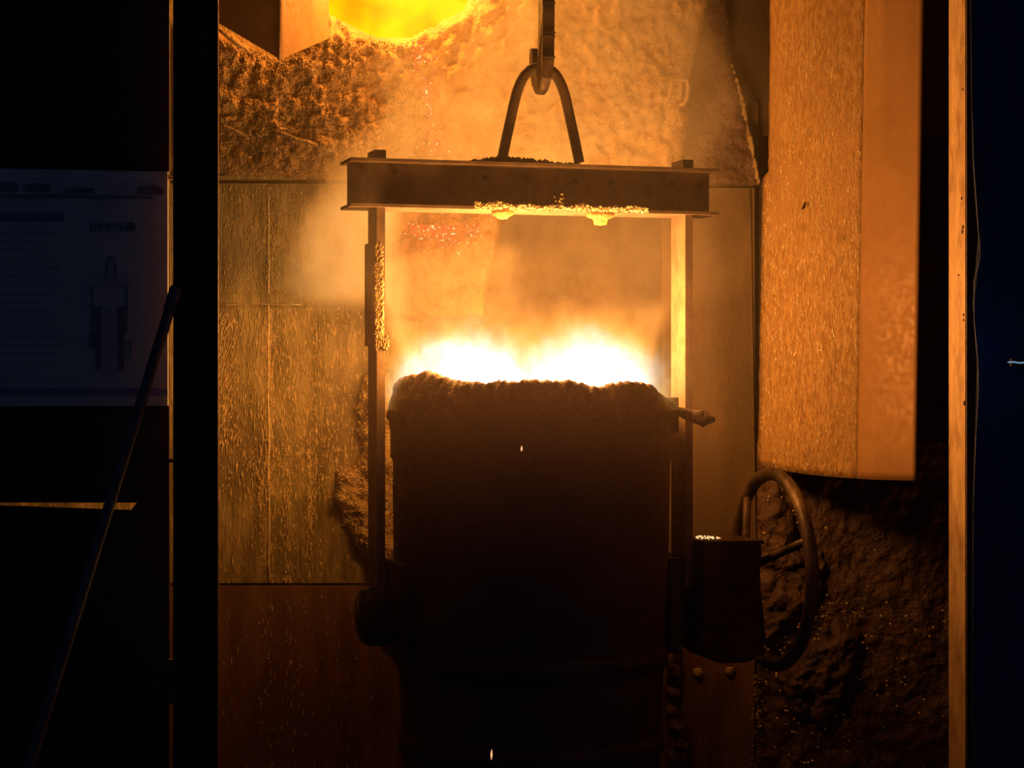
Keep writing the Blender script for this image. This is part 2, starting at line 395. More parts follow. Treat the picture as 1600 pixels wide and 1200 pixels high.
# glowing cavity behind the opening: a bowl
v = []; f = []; nu, nv = 24, 14
for j in range(nv + 1):
    for i in range(nu + 1):
        a = math.pi * i / nu; t = j / nv
        v.append(Vector((-.48 - .62 * math.cos(a) * (1 - .25 * t), 9.26 + 1.0 * t, 3.45 + 1.5 * (i * 0) + 0)) + Vector((0, 0, -.0 + .95 * (1 - math.sin(a)) * 0)))
v = []; 
for j in range(nv + 1):
    t = j / nv
    for i in range(nu + 1):
        a = math.pi * (i / nu)
        v.append((-.46 - .60 * math.cos(a), 9.30 + .95 * t, 4.05 - .62 * math.sin(a) + .18 * t))
for j in range(nv):
    for i in range(nu):
        q = j * (nu + 1) + i; f.append((q, q + 1, q + nu + 2, q + nu + 1))
base = len(v)
for i in range(nu + 1):
    v.append((-.46 - .60 * math.cos(math.pi * i / nu), 10.25, 4.9))
for i in range(nu):
    f.append((nv * (nu + 1) + i, nv * (nu + 1) + i + 1, base + i + 1, base + i))
under(pyd('lining', v, f, M['lining'], None, True), fur)
spout = relief('spout_block', [(622, 270), (790, 270), (784, 360), (776, 400), (767, 434), (762, 470), (756, 500), (612, 500), (612, 400), (618, 330)], 9.2, .20, .009, M['spout'], None, .02, .022, 20, .02, 7.7, .008, .3)
spf = front_of(spout)
under(spout, fur)
its = []
for i in range(420):
    t = random.random(); py = 62 + t * 180
    px = 655 + t * 24 + random.gauss(0, 7 + 5 * math.sin(t * 9))
    c_ = lipf(px, py)
    if c_ is None: continue
    r = random.uniform(.002, .0055); its.append((c_, (r, r, r * 1.3), 0))
for i in range(420):
    px = random.gauss(695, 34); py = 352 + abs(random.gauss(0, 1)) * 17 + ((px - 690) / 60) ** 2 * -8
    if not 626 < px < 775: continue
    c_ = spf(px, py, 8.98)
    if c_ is None: continue
    r = random.uniform(.002, .006); its.append((c_, (r, r, r), 0))
under(bits('embers', its, M['ember']), fur)

# bracket welded on the right of the furnace front
br = empty('bracket', P(1058, 165, 9.05)); props(br, 'U-shaped steel bracket on the furnace front right of the lifting loop', 'bracket')
bm = bmesh.new()
def to_br(pts): return [p - br.location for p in pts]
prism('back_plate', to_br([P(1050, 128, 9.08), P(1066, 126, 9.08), P(1064, 160, 9.08), P(1052, 195, 9.08), P(1040, 190, 9.08), P(1047, 160, 9.08)]), (0, .02, 0), M['slag_hot'], br)
tube('rim', to_br([P(1042, 160, 9.04), P(1048, 145, 9.04), P(1049, 126, 9.04), P(1060, 124, 9.04), P(1073, 125, 9.04), P(1076, 138, 9.04), P(1074, 152, 9.04), P(1068, 162, 9.04), P(1062, 163, 9.04)]), .010, M['slag_hot'], br, 8)
prism('lower_plate', to_br([P(1040, 188, 9.06), P(1054, 162, 9.06), P(1064, 164, 9.06), P(1052, 193, 9.06)]), (0, .03, 0), M['slag_hot'], br)

# ------------------------------------------------------------------ hood at the top left
hd = empty('hood', (-.98, 8.6, 3.3)); props(hd, 'bent steel fume hood hanging into the top left of the furnace bay', 'hood')
def hood_face(name, a, b, zt, za, zb, mat):
    pts = [Vector((a[0], a[1], zt)), Vector((b[0], b[1], zt)), Vector((b[0], b[1], zb)), Vector((a[0], a[1], za))]
    n = Vector((b[1] - a[1], -(b[0] - a[0]), 0)).normalized() * .015
    return prism(name, [p - hd.location for p in pts], -n, mat, hd)
K = P(438, 93, 8.55); L0 = P(250, -18, 8.95); R0 = P(514, 60, 8.98)
hood_face('side_plate', (L0.x, L0.y), (K.x, K.y), 4.9, L0.z, K.z, M['hood'])
hood_face('front_plate', (K.x, K.y), (R0.x, R0.y), 4.9, K.z, R0.z, M['hood'])
tube('corner_bead', [Vector((K.x, K.y - .004, K.z + i * .15)) - hd.location for i in range(11)], .006, M['hood'], hd, 6)

# ------------------------------------------------------------------ hanging heat shield at the right
sh = empty('heat_shield', (1.4, 8.5, 0)); props(sh, 'tall bent steel heat shield sheet spattered with metal at the right of the bay', 'sheet')
A = [(1186, 9.20), (1225, 8.98), (1260, 8.80), (1300, 8.62), (1341, 8.46)]; B = [(1341, 8.46), (1370, 8.38), (1400, 8.32), (1431, 8.26)]
def xz(px, d): return (px - 800) / FPX * d
zbot = {0: 726, 1: 735, 2: 741, 3: 745, 4: 748}
def sheet(name, cols, top_dx, bots, mat, rough):
    nz_ = 90; v = []; f = []; pts = []
    for i in range(len(cols) - 1):
        for t in range(5): 
            if t == 0 and i: pass
            (p0, d0), (p1, d1) = cols[i], cols[i + 1]; q = t / 5
            pts.append((p0 + (p1 - p0) * q, d0 + (d1 - d0) * q, bots[i] + (bots[i + 1] - bots[i]) * q))
    pts.append(cols[-1] + (bots[-1],))
    n = len(pts)
    for (px, d, by) in pts:
        x = xz(px, d); zb = CAMZ - (by - 600) / FPX * d
        for j in range(nz_ + 1):
            z = zb + (4.6 - zb) * j / nz_
            s_ = (z - zb) / 2.2
            r_ = rough * mn.fractal(Vector((x * 34, d * 34, z * 22)), .8, 2, 4) * min(1, abs(px - 1341) / 30)
            if by < 730 and px < 1203 and z > CAMZ - (272 - 600) / FPX * d + .012 * mn.noise(Vector((px * .3, 0, 1))):
                x = xz(1203, np.interp(1203, [1186, 1225], [9.2, 8.98])) - .035 * s_ * .5; 
            v.append((x + top_dx * s_ - r_ - 1.4, d - r_ - 8.5, z))
    for i in range(n - 1):
        for j in range(nz_):
            q = i * (nz_ + 1) + j; f.append((q, q + nz_ + 1, q + nz_ + 2, q + 1))
    o = pyd(name, v, f, mat, sh, True)
    m_ = o.modifiers.new('thick', 'SOLIDIFY'); m_.thickness = .012; m_.offset = 0
    return o
sheet('inner_leaf', A, .035, [726, 735, 741, 745, 748], M['shield'], .004)
sheet('outer_leaf', B, .035, [748, 749.5, 750.5, 751], M['shield_smooth'], .0008)
tube('fold', [Vector((xz(1341, 8.46) + .035 * (z / 2.2) - 1.4, 8.46 - 8.5, CAMZ - 148 / FPX * 8.46 + z)) for z in np.linspace(0, 2.6, 14)], .004, M['shield'], sh, 8)
its = []
for i in range(2200):
    q = random.random() ** 1.0; px = 1188 + q * 150; j = min(3, int(q * 4)); 
    d = np.interp(px, [a for a, b in A], [b for a, b in A]); py = random.uniform(60, 735)
    if px < 1208 and py < 285: continue
    z = CAMZ - (py - 600) / FPX * d; L = random.uniform(.003, .008) + .016 * random.random() ** 4
    x = xz(px, d) + .035 * (z - 1.62) / 2.2
    its.append(((x - 1.4 - .005, d - 8.5 - .007, z), (random.uniform(.001, .0026),) * 2 + (L,), 0))
bits('metal_splash', its, M['drop'], sh)
prism('torn_scale', [Vector((xz(1255, 8.82) - 1.4 + a, .31 - .004, CAMZ + 2 * 0 + (600 - 322) / FPX * 8.82 + b)) for a, b in ((-.012, -.016), (.004, -.012), (.010, .012), (.002, .016), (-.002, .002))], (0, -.012, 0), M['black'], sh, 0)
hgr = [Vector((xz(1341, 8.46) - 1.4 + .04, 0, 4.55)), Vector((xz(1341, 8.46) - 1.4 + .04, 0, 5.3))]
tube('hanger_rod', hgr, .012, M['oxide'], sh, 8)

# ------------------------------------------------------------------ ladle
OX, OY, ANG = .08, 8.0, math.radians(16)
lad = empty('ladle', (OX - .005, OY, .05), ANG); props(lad, 'large dark steel ladle full of burning molten metal hanging in the bay', 'ladle')
LZ = -.05
prof = [(.0, .08), (.44, .08), (.478, .10), (.487, .2), (.50, .5), (.522, 1.0), (.535, 1.35), (.540, 1.60), (.541, 1.70), (.550, 1.715), (.552, 1.79), (.551, 1.82), (.556, 1.84), (.556, 1.90), (.548, 1.93), (.50, 1.93), (.47, 1.90), (.46, 1.70), (.44, .5), (.0, .4)]
prof = [(r, z + LZ) for r, z in prof]
lathe('shell', prof, M['shell'], lad, 96, rnoise=.004)
for zc in (.95, .62):
    r0 = .5 + (zc - .5) * .0375
    lathe('stiffener_band', [(r0 - .01, zc - .035 + LZ), (r0 + .016, zc - .035 + LZ), (r0 + .016, zc + .035 + LZ), (r0 - .01, zc + .035 + LZ)], M['shell'], lad, 96, rnoise=.003)
lathe('molten_metal', [(.0, 1.88 + LZ), (.2, 1.88 + LZ), (.468, 1.88 + LZ), (.468, 1.84 + LZ), (0, 1.84 + LZ)], M['metal'], lad, 64)
# ragged crust around the mouth
prf = [(612, 612), (618, 592), (635, 588), (650, 586), (662, 580), (674, 583), (690, 589), (712, 596), (760, 597), (830, 595), (880, 594), (905, 598), (920, 603), (932, 606), (948, 600), (975, 597), (1000, 598), (1018, 603), (1030, 616), (1045, 634)]
pxs = [a for a, b in prf]; pys = [b for a, b in prf]
v = []; f = []; seg = 420; rings = 18
for q in range(seg):
    a = 2 * math.pi * q / seg; wa = a + ANG
    wx, wy = math.cos(wa), math.sin(wa)
    front = -wy
    px = 829 + 215 * wx
    zt = CAMZ - (np.interp(px, pxs, pys) - 600) / 405
    if front < 0: zt -= .03 * min(1, -front * 2)
    zt += .007 * mn.fractal(Vector((wx * 26, wy * 26, 0)), .5, 2.2, 5)
    for j in range(rings):
        t = j / (rings - 1)
        if t < .55: s_ = t / .55; r = .560 - .034 * s_ ** 2; z = 1.862 + (zt - 1.862) * s_
        elif t < .75: s_ = (t - .55) / .2; r = .526 - .05 * s_; z = zt + .004 * math.sin(s_ * math.pi) - .01 * s_
        else: s_ = (t - .75) / .25; r = .476 - .02 * s_; z = zt - .01 - (zt - 1.85) * s_
        n_ = mn.fractal(Vector((wx * 20, wy * 20, z * 40)), .6, 2.2, 5)
        r += .011 * n_; z += (.006 * mn.fractal(Vector((wx * 30, wy * 30, t * 6)), .6, 2, 3)) if 0 < j < rings - 1 else 0
        v.append((r * math.cos(a), r * math.sin(a), z + LZ))
for q in range(seg):
    q2 = (q + 1) % seg
    for j in range(rings - 1): f.append((q * rings + j, q2 * rings + j, q2 * rings + j + 1, q * rings + j + 1))
    f.append((q * rings + rings - 1, q2 * rings + rings - 1, q2 * rings, q * rings))
pyd('rim_crust', v, f, M['crust'], lad, True)
# skull grown over the right of the rim, and trunnion pads
def to_l(p): return lad.matrix_basis_inv @ p if False else Matrix.LocRotScale(lad.location, lad.rotation_euler, None).inverted() @ Vector(p)
pt = [(1020, 622, 7.86, .030), (1036, 632, 7.88, .028), (1048, 642, 7.90, .020), (1062, 644, 7.92, .018), (1078, 649, 7.94, .022), (1090, 652, 7.94, .028), (1102, 654, 7.94, .026), (1112, 655, 7.94, .014), (1119, 655, 7.94, .007)]
fine = []; rr = []
for i in range(len(pt) - 1):
    for t in range(4):
        q = t / 4; fine.append(to_l(P(*(pt[i][n] + (pt[i + 1][n] - pt[i][n]) * q for n in range(3))))); rr.append(pt[i][3] + (pt[i + 1][3] - pt[i][3]) * q)
tube('slag_tongue', fine, rr, M['crust'], lad, 12, jitter=.5)
pt = [to_l(P(a, b, 7.96)) for a, b in ((1092, 660), (1098, 662), (1106, 660))]
tube('slag_drip', pt, [.010, .013, .008], M['crust'], lad, 8, jitter=.4)
a0 = to_l(P(1048, 650, 7.97)); box('rim_lug', a0.x - .035, a0.x + .022, a0.y - .03, a0.y + .06, a0.z - .065, a0.z + .072, M['shell'], lad, .006)
for s_ in (-1, 1):
    bm = bmesh.new()
    x0 = .515 * s_; add_box(bm, min(x0, .56 * s_), max(x0, .56 * s_), -.17, .17, 1.12 - .17 - .05, 1.12 + .20 - .05)
    from_bm('trunnion_pad', bm, M['shell'], lad, bevel=.01)
    lathe('trunnion', [(.07, .54 * s_), (.07, .69 * s_)], M['oxide'], lad, 32, 'x', (0, 0, 1.07))

# ------------------------------------------------------------------ bail: beam, hanger posts, lifting loop
ba = empty('ladle_bail', (OX, OY, 0), ANG); props(ba, 'steel lifting frame with a wide I-beam, two hanger bars and a loop above the ladle', 'lifting frame')
bm = bmesh.new()
add_box(bm, -.735, .735, -.007, .007, 2.68, 2.843)
add_box(bm, -.742, .742, -.10, .10, 2.841, 2.853); add_box(bm, -.742, .742, -.10, .10, 2.669, 2.681)
from_bm('beam', bm, M['bail'], ba, bevel=.002, segs=1)
for (px, py) in ((564, 265), (611, 269), (747, 278), (811, 280), (888, 284), (945, 286), (1044, 288), (1088, 290), (1006, 291), (1044, 318)):
    s_ = (px - 822) / 384.0
    d = 8 + s_ * .276; z = CAMZ - (py - 600) / FPX * d; r = .011 if py < 318 and px != 1006 else .006
    lathe('bolt', [(0, -.024), (r, -.024), (r, -.006)], M['oxide'], ba, 6, 'x', (0, 0, 0), False).matrix_local = Matrix.Translation((s_, 0, z)) @ Matrix.Rotation(math.pi / 2, 4, 'Z')
for s_ in (-1, 1):
    x = .622 * s_
    box('post', x - .016, x + .016, -.08, .08, 1.20, 2.669, M['bail'], ba, .003)
    box('cap_block', x - .022, x + .022, -.07, .06, 2.853, 2.888, M['bail'], ba, .004)
box('cover_plate', -.652, -.638, -.078, .078, 2.145, 2.538, M['bail'], ba, .003)
its = []
for i in range(420):
    z = random.uniform(2.15, 2.53); r = random.uniform(.004, .009)
    its.append(((-.640 + random.uniform(-.006, .024), -.082, z), (r, r * .8, r * 1.4), 0))
bits('post_crust', its, M['slag'], ba)
its = []
for i in range(60):
    its.append(((-.625 + random.uniform(-.02, .03), -.086, 2.15 + random.gauss(0, .008)), (.006, .006, .006), 0))
bits('post_drip', its, M['slag'], ba)
half = [(61, 252), (50, 200), (38.5, 149), (30, 126), (20.5, 112.5), (10.5, 107), (0, 105.3)]
ctl = [Vector((.034 - a / 385, 0, CAMZ + (600 - b) / 400)) for a, b in half] + [Vector((.034 + a / 385, 0, CAMZ + (600 - b) / 400)) for a, b in half[-2::-1]]
pts = []
for i in range(len(ctl) - 1):
    p0, p1, p2, p3 = ctl[max(i - 1, 0)], ctl[i], ctl[i + 1], ctl[min(i + 2, len(ctl) - 1)]
    for q in range(4):
        t = q / 4
        pts.append(.5 * (2 * p1 + (p2 - p0) * t + (2 * p0 - 5 * p1 + 4 * p2 - p3) * t * t + (3 * p1 - p0 - 3 * p2 + p3) * t ** 3))
pts.append(ctl[-1])
tube('lifting_loop', pts, .0205, M['bail'], ba, 16)
# slag dust heaped on the beam and crust melted on its lower flange
its = []
for i in range(900):
    t = random.random(); s_ = -.26 + t * .44; hh = .026 * max(.1, math.sin(min(1, t * 1.2) * math.pi)) ** .7 * (1 - .4 * t)
    r = random.uniform(.004, .009); its.append(((s_, random.uniform(-.07, .07), 2.853 + random.random() * hh), (r * 1.3, r, r), 0))
bits('slag_dust', its, M['crust'], ba)
its = []
for i in range(1500):
    t = random.random(); s_ = -.26 + t * .70 
    hh = .010 + .022 * abs(mn.noise(Vector((s_ * 9, 3, 0)))) + (.03 if abs(s_ - .08) < .02 and random.random() < .3 else 0)
    r = random.uniform(.0025, .006); its.append(((s_, -random.uniform(.085, .118), 2.672 + random.random() * hh * 1.5), (r, r, r), 0))
bits('flange_crust', its, M['drop'], ba)
for (px, wd, hh) in ((770, .042, .03), (923, .055, .045)):
    s_ = (px - 822) / 384.0
    v = []; prof = [(wd, 2.672), (wd * .95, 2.655), (wd * .5, 2.645), (wd * .4, 2.669 - hh), (wd * .1, 2.666 - hh)]
    o = lathe('flange_drip', prof, M['slag_hot'], ba, 14, 'z', (s_, -.05, 0), True, .006)
# bearing boss (left) 
lathe('bearing_boss', [(.0, -.690), (.075, -.690), (.105, -.680), (.118, -.655), (.118, -.585), (.108, -.565), (0, -.565)], M['oxide'], ba, 10, 'x', (0, 0, 1.115), False)
prism('gusset', [Vector((-.606, -.06, 1.37)), Vector((-.575, -.06, 1.23)), Vector((-.570, -.06, 1.12)), Vector((-.64, -.06, 1.12)), Vector((-.638, -.06, 1.37))], (0, .12, 0), M['oxide'], ba)
prism('gusset', [Vector((.606, -.06, 1.32)), Vector((.565, -.06, 1.25)), Vector((.565, -.06, 1.02)), Vector((.66, -.06, 1.02)), Vector((.66, -.06, 1.32))], (0, .12, 0), M['oxide'], ba)
prism('strap', [Vector((.575, -.10, 1.325)), Vector((.68, -.10, 1.285)), Vector((.68, -.10, 1.275)), Vector((.60, -.10, 1.295)), Vector((.575, -.10, 1.31))], (0, .16, 0), M['oxide'], ba)

# ------------------------------------------------------------------ tilting gearbox with handwheel
gb = empty('tilting_gearbox', (OX + .78 * math.cos(ANG), OY + .78 * math.sin(ANG), .9), ANG)
props(gb, 'black tilting gearbox with a big iron handwheel on the right side of the ladle', 'gearbox')
bm = bmesh.new()
out = [(-.12, .47), (.118, .47), (.122, .43), (.115, .38), (.115, .30), (.128, .20), (.138, .10), (.125, .05), (.09, .012), (.05, 0), (-.05, .0), (-.10, .03), (-.13, .07)]
prism('housing', [Vector((a, -.15, b)) for a, b in out], (0, .30, 0), M['black'], gb, .012)
box('cover', -.125, .125, -.165, .165, .468, .482, M['oxide'], gb, .003)
its = [((random.uniform(-.13, .0), random.uniform(-.15, .10), .484), (.006, .006, .004), 0) for i in range(80)]
its += [((random.uniform(-.12, .10), random.uniform(-.15, .15), .483), (.005, .005, .003), 0) for i in range(80)]
bits('spatter', its, M['slag_hot'], gb)
# lit spatter along the cover edge, its brightness put in as emission
bits('lit_spatter', [((random.uniform(-.11, -.02), random.uniform(-.1, .05), .488), (.005, .005, .004), 0) for i in range(30)], M['litslag'], gb)
HC = Vector((.232, 0, .352)); HR = .385
wheel = tube('handwheel', [HC + Vector((0, HR * math.cos(2 * math.pi * i / 56), HR * math.sin(2 * math.pi * i / 56))) for i in range(56)], .0265, M['hook'], gb, 14, True)
for a in (22, 132, 255):
    r_ = math.radians(a)
    e_ = HC + Vector((0, -HR * math.cos(r_) * -1 * -1, HR * math.sin(r_)))
    tube('spoke', [HC + Vector((-.115, 0, 0)), HC + Vector((-.085, (e_ - HC).y * .3, (e_ - HC).z * .3)), HC + Vector((-.02, (e_ - HC).y * .85, (e_ - HC).z * .85)), e_], .017, M['hook'], wheel, 10)
lathe('hub', [(.05, .10), (.05, .15)], M['hook'], wheel, 20, 'x', (0, 0, HC.z))

# ------------------------------------------------------------------ crane hook
ck = empty('crane_hook', (OX + .034 * math.cos(ANG), OY + .034 * math.sin(ANG), 3.13), ANG)
props(ck, 'worn crane hook seen edge-on, holding the loop of the lifting frame', 'hook')
def hz(z): return z - 3.13
outl = [(-.105, .80), (-.045, .80), (-.045, .30), (-.040, .16), (-.030, .100), (-.005, .082), (.022, .090), (.034, .115), (.040, .188), (.072, .190), (.078, .110), (.062, .045), (.030, .010), (-.005, 0.0), (-.050, .012), (-.085, .055), (-.100, .12), (-.106, .30)]
bm = bmesh.new()
def hw(z): return .024 if z > .1 else .024 * (.55 + .45 * z / .1)
a_ = [bm.verts.new((-hw(z), y, z)) for y, z in outl]; b_ = [bm.verts.new((hw(z), y, z)) for y, z in outl]
bm.faces.new(a_); bm.faces.new(b_[::-1])
for i in range(len(outl)):
    j = (i + 1) % len(outl); bm.faces.new((a_[i], a_[j], b_[j], b_[i]))
from_bm('hook_body', bm, M['hook'], ck, bevel=.006)
for z in (.13, .21, .225, .34): box('wear_ridge', -.026, .026, -.110, -.10, z, z + .006, M['hook'], ck, .001)
box('hook_block', -.09, .09, -.20, .06, .80, 1.15, M['oxide'], ck, .02)
for s_ in (-1, 1): tube('rope', [Vector((.05 * s_, -.07, 1.14)), Vector((.05 * s_, -.07, 2.17))], .010, M['oxide'], ck, 8)

# ------------------------------------------------------------------ front of the bay: left side
wf = empty('wall_front', (0, 7.0, 0)); props(wf, kind='structure')
def fpan(name, pts_px, d, th, mat, parent=wf, bevel=.002):
    return prism(name, [P(a, b, d) - Vector((0, 7.0, 0)) for a, b in pts_px], (0, th, 0), mat, parent, bevel)
FB = 600 + CAMZ / 7.06 * FPX - .5
fpan('panel', [(-560, -340), (264.5, -340), (264.5, 800), (202, 800), (214, 785.5), (-560, 784.5)], 7.06, .02, M['black'])
fpan('panel', [(-560, 789.0), (0, 789.5), (206, 797), (264.5, 797), (264.5, FB), (-560, FB)], 7.085, .02, M['black'])
for (a, b) in ((716, 724), (1030, 1102), (276, 279)):
    fpan('tab', [(262, a), (272, a + 2), (272, b - 2), (262, b)], 7.05, .02, M['black'])
fpan('lintel', [(-560, -640), (2200, -640), (2200, -345), (-560, -345)], 7.06, .05, M['black'])
c0, c1 = P(270.5, 600, 6.95).x, P(340.5, 600, 6.95).x
t1 = box('trim_1', c0, c1, 6.95, 6.975, 0, 5.3, M['black'], None, .003); props(t1, kind='structure')
# right side
t2 = box('trim_2', 1.549, 1.66, 7.0, 7.262, 0, 5.3, M['jamb'], None, .003); props(t2, kind='structure')
box('face_plate', 1.5515, 1.66, 6.985, 7.0, 0, 5.3, M['black'], t2, .002)
for (py, dd, r) in ((310, 7.05, .006), (355, 7.03, .007), (362, 7.04, .008), (430, 7.1, .004), (492, 7.02, .006), (500, 7.02, .005), (630, 7.01, .009), (140, 7.03, .004)):
    relief_z = CAMZ - (py - 600) / FPX * dd
    lathe('pit', [(0, -.003), (r, -.002), (r * .6, .002)], M['black'], t2, 7, 'x', (1.548, dd, relief_z), False)
wfr = fpan('panel', [(1557, -340), (2200, -340), (2200, FB), (1557, FB)], 7.06, .02, M['black'])

# blue curtain and its cable
cu = empty('curtain', (1.85, 6.9, 0)); props(cu, 'dark blue welding curtain hanging right of the steel jamb', 'curtain')
v = []; f = []; nx, nz = 60, 16
edge = [(-60, 1516), (210, 1519), (250, 1520), (330, 1526), (400, 1531), (440, 1521), (500, 1521), (560, 1527), (610, 1528), (700, 1523), (800, 1520), (1250, 1519)]
for i in range(nx + 1):
    for j in range(nz + 1):
        z = .06 + (3.6 - .06) * j / nz; py = 600 - (z - 2) / 6.9 * FPX
        x0 = xz(np.interp(py, [a for a, b in edge], [b for a, b in edge]), 6.9)
        x = x0 + (2.75 - x0) * i / nx
        v.append((x - 1.85, .006 * math.sin(x * 26 + .6 * math.sin(z * 2)) + .002 * math.sin(x * 61), z))
for i in range(nx):
    for j in range(nz):
        q = i * (nz + 1) + j; f.append((q, q + nz + 1, q + nz + 2, q + 1))
cl = pyd('cloth', v, f, M['curtain'], cu, True)
m_ = cl.modifiers.new('thick', 'SOLIDIFY'); m_.thickness = .004
tube('hem_cord', [Vector((xz(b, 6.88) - 1.85, -.03, CAMZ - (a - 600) / FPX * 6.88)) for a, b in edge[1:-1]], .0012, M['wire'], cu, 6)
tube('rail', [Vector((-.32, 0, 3.62)), Vector((.9, 0, 3.62))], .018, M['black'], cu, 10)
il = empty('indicator_lamp', P(1588, 566, 6.80)); props(il, 'thin pale blue strip light in front of the blue curtain at the right edge', 'lamp')
tube('light_strip', [Vector((-.028, 0, 0)), Vector((-.01, 0, .001)), Vector((.01, 0, -.002)), Vector((.06, 0, .001))], .0025, M['led'], il, 8)
box('housing', -.015, .07, .006, .03, -.012, .012, M['black'], il, .002)
tube('mount_arm', [Vector((.02, .02, 0)), Vector((.06, .17, .0))], .006, M['black'], il, 8)
ll = lamp('strip_glow', P(1550, 552, 6.66), .05, (.05, .35, 1.0), .02)

# ------------------------------------------------------------------ notice board on the left
nb = empty('notice_board', P(60, 630, 7.04)); props(nb, 'wide white notice board with a ladle drawing, dim on the left wall', 'notice board')
def nbp(name, pts_px, mat, d=7.036, th=.004, parent=nb):
    return prism(name, [P(a, b, d) - nb.location for a, b in pts_px], (0, th, 0), mat, parent, 0)
nbp('board', [(-260, 262), (-2, 263), (262, 268), (262, 634), (-260, 636)], M['board'], 7.040, .016)
nbp('header_band', [(-260, 264), (0, 265), (258, 270), (258, 305), (-260, 303)], M['board_band'], 7.037)
for pp in ([(35, 290), (50, 286), (78, 288), (76, 299), (50, 300), (36, 298)], [(102, 295), (130, 293), (148, 295), (148, 302), (100, 302)], [(-30, 282), (26, 284), (28, 300), (-30, 300)], [(215, 292), (240, 288), (256, 296), (256, 304), (214, 304)]):
    nbp('stain', pp, M['ink'], 7.034)
nbp('divider', [(-260, 304), (60, 304), (240, 308), (240, 310), (-260, 306.5)], M['ink'], 7.034)
nbp('title_bar', [(-260, 331), (98, 332), (98, 345), (-260, 345)], M['ink_blue'], 7.035)
y_ = 362
while y_ < 604:
    ln = random.choice((70, 84, 90, 96, 60)); nbp('text_line', [(-260, y_), (ln, y_), (ln, y_ + 3), (-260, y_ + 3)], M['ink_pale'], 7.036); y_ += 13.5
nbp('footer_band', [(-260, 607), (262, 607), (262, 617), (-260, 617)], M['ink_blue'], 7.036)
# caption in the board's five brush-like characters, too dim to read: only strokes
def stroke(x0, y0, x1, y1, w_=1.1):
    dx, dy = x1 - x0, y1 - y0; L = math.hypot(dx, dy); nx_, ny_ = -dy / L * w_ / 2, dx / L * w_ / 2
    nbp('stroke', [(x0 + nx_, y0 + ny_), (x1 + nx_, y1 + ny_), (x1 - nx_, y1 - ny_), (x0 - nx_, y0 - ny_)], M['ink'], 7.035)
G = [[(139, 350, 145, 350), (145, 350, 140, 361), (140, 353, 146, 361), (147, 349, 150, 349), (149, 349, 148, 361)],
     [(152, 352, 162, 352), (157, 347, 157, 353), (157, 353, 152, 362), (157, 353, 162, 362)],
     [(166, 347, 164, 353), (165, 350, 176, 350), (176, 350, 175, 357), (166, 353, 172, 353), (172, 353, 172, 357), (166, 357, 172, 357), (166, 353, 166, 362), (166, 362, 177, 362)],
     [(181, 347, 181, 354), (181, 350, 190, 350), (181, 354, 191, 354), (191, 354, 190, 362), (180, 358, 188, 358)],
     [(197, 348, 197, 362), (197, 348, 210, 348), (210, 348, 210, 362), (202, 349, 202, 361), (206, 349, 206, 361), (195, 355, 213, 355)]]
for g in G:
    for s_ in g: stroke(*s_)
# drawing of a ladle and its frame
nbp('drawn_beam', [(140, 434), (205, 434), (205, 447), (140, 447)], M['ink_pale'], 7.035)
for q in ((143, 447, 143, 520), (198, 447, 198, 520), (166, 434, 166, 412), (166, 412, 170, 402), (170, 402, 176, 402), (176, 402, 180, 412), (180, 412, 180, 434)): stroke(*q, 1.6)
nbp('drawn_ladle', [(147, 478), (194, 478), (192, 580), (182, 584), (156, 584), (150, 578)], M['ink_pale'], 7.0355)
for a, b in ((147, 158), (182, 194)): nbp('drawn_shading', [(a, 479), (b, 479), (b - 1, 578), (a + 3, 578)], M['ink'], 7.0345)
nbp('drawn_boss', [(138, 522), (148, 520), (150, 542), (140, 543)], M['ink'], 7.0345)
for q in ((163, 481, 162, 492), (168, 480, 170, 496), (173, 482, 171, 490), (196, 535, 204, 536), (204, 530, 204, 560)): stroke(*q, 1.2)

# leaning pole
pl = empty('leaning_pole', P(-56, 1500, 6.85)); props(pl, 'long dark steel pole leaning against the left column in front of the notice board', 'pole')
pl.location.z = 0
top = P(276, 448, 6.91); foot = Vector((P(-52, 1500, 6.80).x, 6.72, .012))
tube('shaft', [foot + (top - foot) * t - pl.location for t in np.linspace(0, 1, 8)], .0185, M['pole'], pl, 14)
tube('collar', [foot + (top - foot) * t - pl.location for t in (.965, .998)], .022, M['pole'], pl, 14)

# falling sparks
for (px, py, d, L, lab) in ((815, 701, 7.35, .011, 'small glowing spark falling in front of the upper ladle shell'), (768, 1179, 7.3, .020, 'glowing spark falling in front of the ladle near the bottom edge')):
    o = lathe('spark', [(0, -L), (.0025, -L * .5), (.0035, 0), (.002, L * .6), (0, L)], M['spark'], None, 10)
    o.location = P(px, py, d); o.rotation_euler.y = .04; props(o, lab, 'spark')

# ------------------------------------------------------------------ flames and smoke
def vol_box(name, x0, x1, y0, y1, z0, z1, mat):
    return box(name, x0, x1, y0, y1, z0, z1, mat, None, 0)
k = NT('smoke'); co = k.coord(); sx = k.n('ShaderNodeSeparateXYZ'); k.l(co, sx.inputs[0]); X, Y, Z = sx.outputs
wn = k.n('ShaderNodeTexNoise'); k.l(co, wn.inputs['Vector']); wn.inputs['Scale'].default_value = 2.1; wn.inputs['Detail'].default_value = 4; wn.inputs['Roughness'].default_value = .6
ws = k.n('ShaderNodeSeparateXYZ'); k.l(wn.outputs['Color'], ws.inputs[0])
x_ = k.m('ADD', X, k.m('MULTIPLY', k.m('SUBTRACT', ws.outputs[0], .5), .95))
z_ = k.m('ADD', Z, k.m('MULTIPLY', k.m('SUBTRACT', ws.outputs[2], .5), .30))
xl = k.m('SUBTRACT', -.60, k.m('MULTIPLY', k.ss(Z, 3.15, 2.65), .30))
left = k.ss(k.m('SUBTRACT', x_, xl), -.04, .10); right = k.ss(x_, .98, .62)
